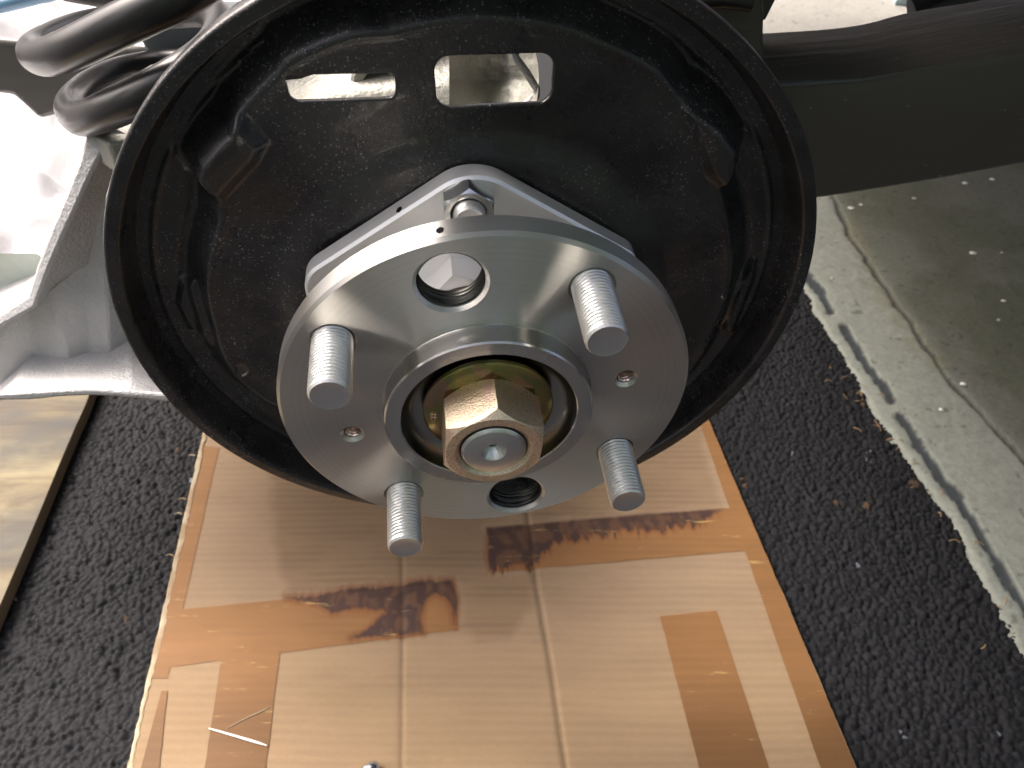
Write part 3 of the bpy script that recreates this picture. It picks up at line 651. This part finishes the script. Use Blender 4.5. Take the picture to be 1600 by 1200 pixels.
for x, y, r in small:
    rows = []; th = np.linspace(0, 2 * np.pi, 49); p_ = 1.3
    for z in np.linspace(-9.5, -1.2, 60):
        ph = (z / p_ - th / (2 * np.pi)) % 1; rr = r - 1.45 + .45 * np.abs(2 * ph - 1); rows.append(np.c_[x + rr * np.cos(th), y + rr * np.sin(th), np.full(49, z)])
    v, f = loft(rows); f = [tuple(reversed(g)) for g in f]; mesh('threaded_hole', v, f, M_cthread, hub, local=True, smooth=45)
for x, y, r in big:
    rows = []; th = np.linspace(0, 2 * np.pi, 97)
    for k, z in enumerate(np.linspace(-9, -1.3, 22)):
        rr = r - 1.0 - .25 * (k % 2) - .25 * lat(np.array([k]), np.array([3]), 4)[0]; rows.append(np.c_[x + rr * np.cos(th), y + rr * np.sin(th), np.full(97, z)])
    v, f = loft(rows); f = [tuple(reversed(g)) for g in f]; mesh('access_hole_wall', v, f, M_dark, hub, local=True, smooth=40)
for q in [(686, 352)]:
    a = math.atan2(*H(*q, -5)[::-1]); blob('ink_mark', (70.0 * math.cos(a), 70.0 * math.sin(a), -4.2), 1.5, (math.cos(a), math.sin(a), 0), hub)
# spindle end in the middle
v, f = lathe([(10.7, -6), (10.7, 21.5), (9.9, 22.4), (9.7, 22.5), (4.1, 22.5), (3.9, 22.35), (1.5, 18.8), (1.3, 16), (.1, 15.5)], 96)
mesh('axle_spindle', v, f, M_spin, hub, local=True, smooth=28)

nut = empty('axle_nut', 'large gold coloured hex axle nut at the centre of the hub', 'nut', matrix=HUBM)
hexnut(18.2, 4.6, 22.2, 11.2, math.radians(91), 2.4, 'hex_body', nut, M_gold, rface=15.6)
v, f = lathe([(11.8, 5.2), (16, 4.9), (21.6, 3.9), (22.2, 3.5), (22.3, 2.2), (21.8, 1.6), (19, 1.5)][::-1], 128)
mesh('flat_washer', v, f, M_washer, nut, local=True, smooth=25)
# struck marks on the washer
for (x0, y0, x1, y1) in [(-19.8, 1.6, -17.4, 1.6), (-19.6, .2, -17.2, .2), (-19.2, 2.6, -19.2, -1.0), (-18.1, 2.6, -18.1, -1.0)]:
    zz = 4.5; v, f = tube([(x0, y0 - 3, zz), ((x0 + x1) / 2, (y0 + y1) / 2 - 3, zz), (x1, y1 - 3, zz)], .16, 6); mesh('struck_mark', v, f, M_gold, nut, local=True)

# ------------------------------------------------------------------ black frame beam, right
def beam():
    st = [1100, 1200, 1280, 1350, 1420, 1520, 1600, 1700, 1850]
    top = [60, 52, 47, 38, 20, 3, -14, -34, -70]; cre = [132, 131, 127, 122, 109, 92, 79, 60, 32]; bot = [318, 313, 306, 296, 285, 267, 252, 236, 208]
    rows = []
    for i, x in enumerate(st):
        Y0 = 140 - .05 * (x - 1100) * .6; a = V(x, cre[i], Y0); b = V(x, bot[i], Y0 + 4); t = G(x, top[i], a[2] + 1)
        inner = np.array([t[0], t[1], b[2]])
        dn = np.array([0, 3.2, 0])
        rows.append([b, b + (a - b) * .5 + np.array([0, -.6, 0]), a + np.array([0, 0, -4.]), a + np.array([0, .8, -1.2]), a + np.array([0, 4., 0]), t, t + np.array([0, .5, -3]), inner, b + np.array([0, 14, 0]), b + np.array([0, 1.5, -1.5])])
    # smooth along the length
    R = np.array(rows); k = np.linspace(0, len(st) - 1, 60); out = []
    for s in k:
        i = min(int(s), len(st) - 2); f = s - i; p0, p1, p2, p3 = R[max(i - 1, 0)], R[i], R[i + 1], R[min(i + 2, len(st) - 1)]
        out.append(.5 * ((2 * p1) + (-p0 + p2) * f + (2 * p0 - 5 * p1 + 4 * p2 - p3) * f * f + (-p0 + 3 * p1 - 3 * p2 + p3) * f ** 3))
    v, f = loft(out, True, True)
    root = empty('frame_beam', 'black painted box section beam running to the right edge of the picture', 'beam', tuple(v.mean(0)))
    mesh('box_section', v, f, M_beam, root, smooth=38, recalc=True)
    # weld line along the crease
    pts = [o_[3] + np.array([0, -.6, .6]) for o_ in out[8:34]]; v, f = tube(pts, [(1.5 + .3 * math.sin(i * 1.7)) * max(.15, 1 - i / (len(pts) - 1)) for i in range(len(pts))], 10)
    mesh('weld_bead', v, f, M_greybr, root, smooth=60)
beam()
def poly_box(name, pts, Y0, Y1, mat, parent=None, lab=None, cat=None, bev=1.5, shift=(0, 0, 0)):
    a = np.array([V(x, y, Y0) for x, y in pts]); b = a.copy(); b[:, 1] = Y1; b += np.array(shift); v, f = loft([a, b], True, True)
    o = mesh(name, v, f, mat, parent, smooth=30, recalc=True); bevel(o, bev, 3)
    if lab: tag(o, lab, cat)
    return o
poly_box('frame_bracket', [(1060, -60), (1190, -60), (1194, 20), (1193, 62), (1198, 175), (1190, 230), (1060, 230)], 128, 190, M_beam, None, 'black upright bracket where the beam meets the backing plate rim', 'bracket')
poly_box('gusset', [(1190, -60), (1250, -60), (1212, 0), (1196, 32), (1190, 32)], 150, 175, M_beam, None, 'small black triangular gusset above the beam', 'gusset')
v, f = tube([V(1092, 2, 120), V(1130, -2, 118), V(1172, 3, 120)], 3.6, 20); tag(mesh('brake_line_fitting', v, f, M_spring), 'glossy dark pipe fitting at the top beside the bracket', 'fitting')
v, f = tube([G(1380, -90, -262), G(1404, -20, -285), G(1412, 4, -294)], [18, 18, 15], 28); tag(mesh('stand_foot', v, f, M_blue), 'pale blue round stand foot on the concrete at the top right', 'stand')
v, f = tube([V(1425, 22, 420), V(1470, 4, 420), V(1540, -8, 420), V(1640, -20, 420)], 11, 24); tag(mesh('rubber_hose', v, f, M_spring), 'dark rubber hose passing behind the beam at the top right', 'hose')

# ------------------------------------------------------------------ coil spring, upper left
def spring():
    K = [(430, 170, 150), (405, 120, 195), (340, 98, 225), (270, 96, 232), (225, 103, 224), (187, 112, 208), (155, 126, 186), (128, 145, 160), (112, 167, 132), (124, 185, 106), (150, 180, 90), (180, 168, 80),
         (231, 145, 74), (290, 112, 78), (335, 74, 100), (347, 38, 140), (326, 18, 178), (280, 20, 208), (230, 26, 220), (180, 32, 216), (130, 42, 196), (85, 60, 164), (55, 80, 134), (66, 90, 110), (92, 84, 92),
         (130, 68, 80), (190, 38, 72), (260, 4, 70), (330, -34, 78), (390, -75, 105), (400, -120, 150)]
    Q = np.array([V(*k) for k in K]); P = []
    for i in range(1, len(Q) - 2):
        for t in np.linspace(0, 1, 10, endpoint=False):
            a, b, c_, d = Q[i - 1:i + 3]; P.append(.5 * (2 * b + (c_ - a) * t + (2 * a - 5 * b + 4 * c_ - d) * t * t + (3 * b - a - 3 * c_ + d) * t ** 3))
    P = np.array(P)
    for _ in range(6): P[1:-1] = (P[:-2] + 2 * P[1:-1] + P[2:]) / 4
    v, f = tube(P, 6.9, 32); tag(mesh('coil_spring', v, f, M_spring, smooth=60), 'glossy black coil spring behind the upper left of the backing plate', 'coil spring')
spring()

# ------------------------------------------------------------------ silver cast arm, left
def arm():
    root = empty('suspension_arm', 'silver cast aluminium suspension arm reaching left from behind the backing plate', 'suspension arm', tuple(V(130, 480, 120)))
    O = [(160, 190), (137, 203), (125, 250), (103, 306), (81, 356), (56, 422), (44, 462), (0, 490), (-70, 528)]
    I = [(205, 214), (166, 225), (137, 281), (115, 330), (94, 375), (78, 412), (52, 482), (0, 511), (-70, 545)]
    J = [(212, 240), (190, 240), (172, 285), (158, 335), (147, 372), (137, 412), (78, 459), (0, 520), (-70, 560)]
    rows = [[V(*p, 100) + np.array([0, 60, 0]) for p in O], [V(*p, 101) for p in O], [V(*p, 98) for p in I], [V(*p, 108) for p in J]]
    v, f = loft(rows); o = mesh('rim_flange', v, f, M_cast, root, smooth=35, recalc=False)
    bevel(o, 1.2, 2, 25)
    T = [(-70, 556), (0, 517), (44, 485), (78, 456), (137, 408), (158, 332), (190, 236), (260, 215), (430, 260)]
    Bm = [(-70, 668), (0, 624), (60, 592), (109, 566), (140, 556), (172, 550), (203, 531), (300, 560), (430, 640)]
    Yd = [110, 108, 109, 105.5, 108.5, 108, 112, 116, 120]; rows = []
    for s in np.linspace(0, 1, 7):
        rows.append([V(a[0] + (b[0] - a[0]) * s, a[1] + (b[1] - a[1]) * s, y - .8 * (i % 2)) for i, (a, b, y) in enumerate(zip(T, Bm, Yd))])
    v, f = loft(rows); o = mesh('web', v, f, M_cast, root, smooth=12); bevel(o, 1.0, 2, 6)
    Lo = [(-70, 672), (0, 614), (47, 612), (95, 609), (137, 607), (170, 609), (203, 612), (266, 616), (340, 618)]
    Lb = [(-70, 690), (0, 627), (47, 626), (95, 621), (137, 619), (170, 620), (203, 623), (266, 629), (340, 632)]
    rows = [[V(*p, y) for p, y in zip(Bm, Yd)], [V(*p, 76) for p in Lo], [V(*p, 75) for p in Lb], [V(*p, 75) + np.array([0, 50, 0]) for p in Lb]]
    v, f = loft(rows); o = mesh('lower_flange', v, f, M_cast, root, smooth=35); bevel(o, 1.6, 3, 25)
    # rough top of the casting
    tp = [(137, 203), (168, 224), (215, 216), (300, 190), (330, 60), (262, 100), (228, 146), (185, 182)]; zt = V(150, 205, 101)[2]
    a = np.array([G(x, y, zt) for x, y in tp]); b = a - np.array([0, 0, 14]); v, f = loft([a, b], True, True); o = mesh('top_pad', v, f, M_castr, root, smooth=30, recalc=True); bevel(o, 1.5, 2)
    # pocket at the far left
    rows = []
    for s in np.linspace(0, 1, 7):
        rows.append([V(x, 396 + (530 - 396) * s - (x + 60) * .12 * s, 112 + 34 * math.sin(math.pi * min(1, s * .6 + .25)) * (1 - .1 * j)) for j, x in enumerate((-70, -40, -10, 20, 45, 66))])
    v, f = loft(rows); o = mesh('pocket', v, f, silver('pocket casting', (.58, .64, .58), .8).m, root, smooth=180); m = o.modifiers.new('s', 'SUBSURF'); m.levels = m.render_levels = 2
    # knuckle seen through the slots of the backing plate
    def hp(px, py, d):
        a_, b_ = H(px, py, d); return a_ * HU + b_ * HV + d * HN
    rows = []
    for y, d in ((104, -84), (116, -82), (132, -77), (150, -70), (230, -66)):
        rows.append([hp(x, y + (12 if x < 480 else 0) - (x - 540) * .1, d + .02 * (x - 560)) for x in (425, 470, 520, 560, 620, 670, 702)])
    v, f = loft(rows); mesh('knuckle_web', v, f, M_castr, root, smooth=180)
    v, f = loft([[hp(x, y, -84) for x, y in ((560, 118), (700, 100), (703, 60), (703, 200), (560, 200))], [hp(x, y, -120) for x, y in ((560, 118), (700, 100), (703, 60), (703, 200), (560, 200))]], True, True)
    ring = []
    th = np.linspace(0, 2 * np.pi, 40, endpoint=False)
    for r, dz in ((9.5, -96), (9.5, -79), (8.5, -78), (5.5, -78), (5, -82), (.4, -82)):
        cx, cy = H(592, 132, -79); ring.append([(cx + r * math.cos(a)) * HU + (cy + r * math.sin(a)) * HV + dz * HN for a in th])
    v, f = loft(ring, True); mesh('knuckle_boss', v, f, M_castr, root, smooth=40, recalc=True)
    rows = []
    for y in np.linspace(60, 185, 40):
        r_ = []
        for k, x in enumerate(np.linspace(700, 832, 40)):
            s = k / 39; dd = -86 - 30 * math.sin(math.pi * s) ** .7 + 16 * max(0, (y - 125) / 60) * 1.6
            dd += 5 * (fbm(np.array([x * .31]), np.array([y * .31]), 7, 301, 3)[0] - .5); xx = x + (10 * math.sin((y - 60) / 125 * 3.1) if k > 29 else 0); r_.append(hp(xx, y, dd))
        rows.append(r_)
    v, f = loft(rows); mesh('knuckle_recess', v, f, M_castr, root, smooth=60)
    pts = [hp(x, y, -84) for x, y in ((800, 70), (806, 90), (822, 112), (838, 138), (838, 150), (820, 164), (800, 172))]; v, f = tube(pts, 1.4, 12); mesh('knuckle_rim', v, f, M_cast, root, smooth=60)
    v, f = loft([[hp(x, y, -82) for x, y in ((640, 60), (702, 60), (703, 190), (640, 190))], [hp(x, y, -112) for x, y in ((640, 60), (702, 60), (703, 190), (640, 190))]], True, True)
    o = mesh('knuckle_rib', v, f, M_castr, root, recalc=True); bevel(o, 1.5, 2)
arm()

# ------------------------------------------------------------------ dark members behind the spring
poly_box('cross_member', [(-140, 48), (30, 64), (130, 72), (232, 76), (420, 90), (420, 175), (232, 160), (105, 175), (62, 188), (20, 150), (-140, 130)], 262, 268, M_beam, None, 'black cross member running left behind the coil spring', 'cross member', 3)
poly_box('steel_bracket', [(212, 48), (262, 34), (330, 20), (380, 20), (380, 110), (236, 98)], 236, 256, M_greybr, None, 'grey steel bracket between the two coils of the spring', 'bracket', 2)
poly_box('upper_link', [(90, -50), (230, -50), (196, 16), (150, 14), (90, 3)], 240, 285, M_beam, None, 'black link crossing the top edge above the coil spring', 'link', 3)
v, f = tube([V(-60, 24, 330), V(0, 9, 330), V(70, -8, 330), V(140, -26, 330)], 4.5, 16); tag(mesh('blue_hose', v, f, Mt('blue hose', (.10, .20, .30), 0, .3).m), 'dark blue hose in the top left corner', 'hose')

poly_box('slot_filler', [(400, 70), (560, 70), (545, 112), (500, 122), (450, 136), (400, 140)], 80, 100, M_beam, None, 'black filler block seen through the narrow slot of the backing plate', 'block', 1)  # black filler added behind the slot, hides the white cloth there

def cloth():
    nu, nv = 150, 190; a = np.linspace(0, 1, nu)[None, :]; b = np.linspace(0, 1, nv)[:, None]
    X = -420 + 360 * a + 0 * b; 
    y0, z0 = V(0, 440, 178)[1:]; y1, z1 = 640, 60  # far end of the cloth stands in for overexposed sunlit ground
    Y = y0 + (y1 - y0) * b + 0 * a; Z = z0 + (z1 - z0) * b ** .8 + 0 * a
    f1 = fbm(X, Y, 90, 201, 2); fold = np.abs(fbm(X + 60 * f1, Y - 50 * f1, 46, 211, 3) - .5) * 2; f3 = fbm(X * .6 + Y * .8, Y, 16, 221, 3)
    Z = Z + 26 * (f1 - .5) + 34 * (fold - .3) + 5 * (f3 - .5); Y = Y + 14 * (f3 - .5)
    o = mesh('cotton_cloth', np.stack([X, Y, Z], -1).reshape(-1, 3), grid_faces(nu, nv), M_cloth, smooth=180)
    tag(o, 'crumpled bright white cloth heaped behind the silver arm, far end standing in for sunlit ground', 'cloth')
cloth()

# ------------------------------------------------------------------ the car above (out of the picture, it shades the right side and shows in the metal)
def car():
    root = empty('car_body', 'dark painted car body and wheel arch above the hub, just outside the picture', 'car body', (400, 500, 240))
    x0, x1, y0, y1, zb = CARX, 2600, -70, 1500, 245
    v, f = box((x0, y0 + 9, zb + 150), (x1, y1, zb + 160)); mesh('floor_pan', v, f, Mt('underseal', (.16, .165, .16), 0, .8).m, root)
    pts = [(x0, zb - 5), (x0, zb + 420), (x1, zb + 420), (x1, zb - 5)]
    v, f = loft([[(x, y0, z) for x, z in pts], [(x, y0 + 8, z) for x, z in pts]], True, True); mesh('side_panel', v, f, Mt('body paint', (.035, .03, .03), 0, .25).m, root, recalc=True)
    v, f = box((x0 - 6, y0 + 8, zb), (x0, y1, zb + 400)); mesh('end_panel', v, f, M_beam, root)
CARX = -70
car()
def garden():
    # unseen trees and grass, added to colour the reflections in the machined metal
    m = Mt('foliage', (.07, .12, .03), 0, .7); n = m.noise(3, 5, .6); m.base(m.mix((.03, .06, .012), (.13, .20, .05), n)); m.bump(n, 60, 1.0)
    reflection_lawn = mesh('reflection_lawn', [(-30000, -20000, GZ - 2), (30000, -20000, GZ - 2), (30000, -3200, GZ - 2), (-30000, -3200, GZ - 2)], [(0, 1, 2, 3)], m.m); tag(reflection_lawn, kind='structure')
    bm = bmesh.new(); bmesh.ops.create_icosphere(bm, subdivisions=4, radius=1.0)
    rn = random.Random(8)
    P = np.array([v.co[:] for v in bm.verts]); F = [[v.index for v in f.verts] for f in bm.faces]; bm.free()
    d = 1 + .5 * (fbm(P[:, 0] * 4 + P[:, 2] * 3, P[:, 1] * 4 - P[:, 2] * 2, 1.6, 401, 4) - .5)
    crown = P * d[:, None] * np.array([1250, 1100, 1500]) + np.array([0, 0, 2600])
    tv, tf = lathe([(150, 0), (110, 900), (80, 2200)], 12)
    Vs, Fs, off = [], [], 0
    for i, (x, y, sc) in enumerate([(-4200, 5200, 1.0), (-1700, 6000, 1.25), (900, 5600, 1.1), (3600, 5300, 1.2), (-5200, -4300, 1.0), (-2600, -4900, 1.1), (300, -4600, .95), (2800, -4900, 1.1), (5200, -4300, 1.0), (-6500, -600, .8)]):
        a = i * 1.3; Rz = np.array([[math.cos(a), -math.sin(a), 0], [math.sin(a), math.cos(a), 0], [0, 0, 1]])
        for v, f in ((crown, F), (tv, tf)):
            Vs.append(v @ Rz.T * sc + np.array([x, y, GZ])); Fs += [tuple(int(k) + off for k in g) for g in f]; off += len(v)
    tag(mesh('reflection_trees', np.concatenate(Vs), Fs, m.m, smooth=20), 'belt of leafy green trees beyond the picture, added to colour the metal reflections', 'trees', kind='stuff')
garden()

# ------------------------------------------------------------------ small bolt at the bottom edge
def bolt():
    p = G(579, 1203, CZ + 4); root = empty('small_bolt', 'small shiny round headed bolt on the cardboard at the bottom edge', 'bolt', tuple(p), matrix=Matrix.Rotation(math.radians(25), 4, 'Z') @ Matrix.Rotation(math.radians(-62), 4, 'X'))
    v, f = lathe([(.1, 4.6), (2.5, 4.3), (4.6, 3.3), (5.9, 1.5), (6.2, 0), (6.0, -.6), (3, -.7)][::-1], 40); mesh('bolt_head', v, f, M_nut, root, local=True, smooth=50)
    stud(root, 0, 0, -18, -.2, 3, 'bolt_shank', 1.0, .25, na=32)
bolt()
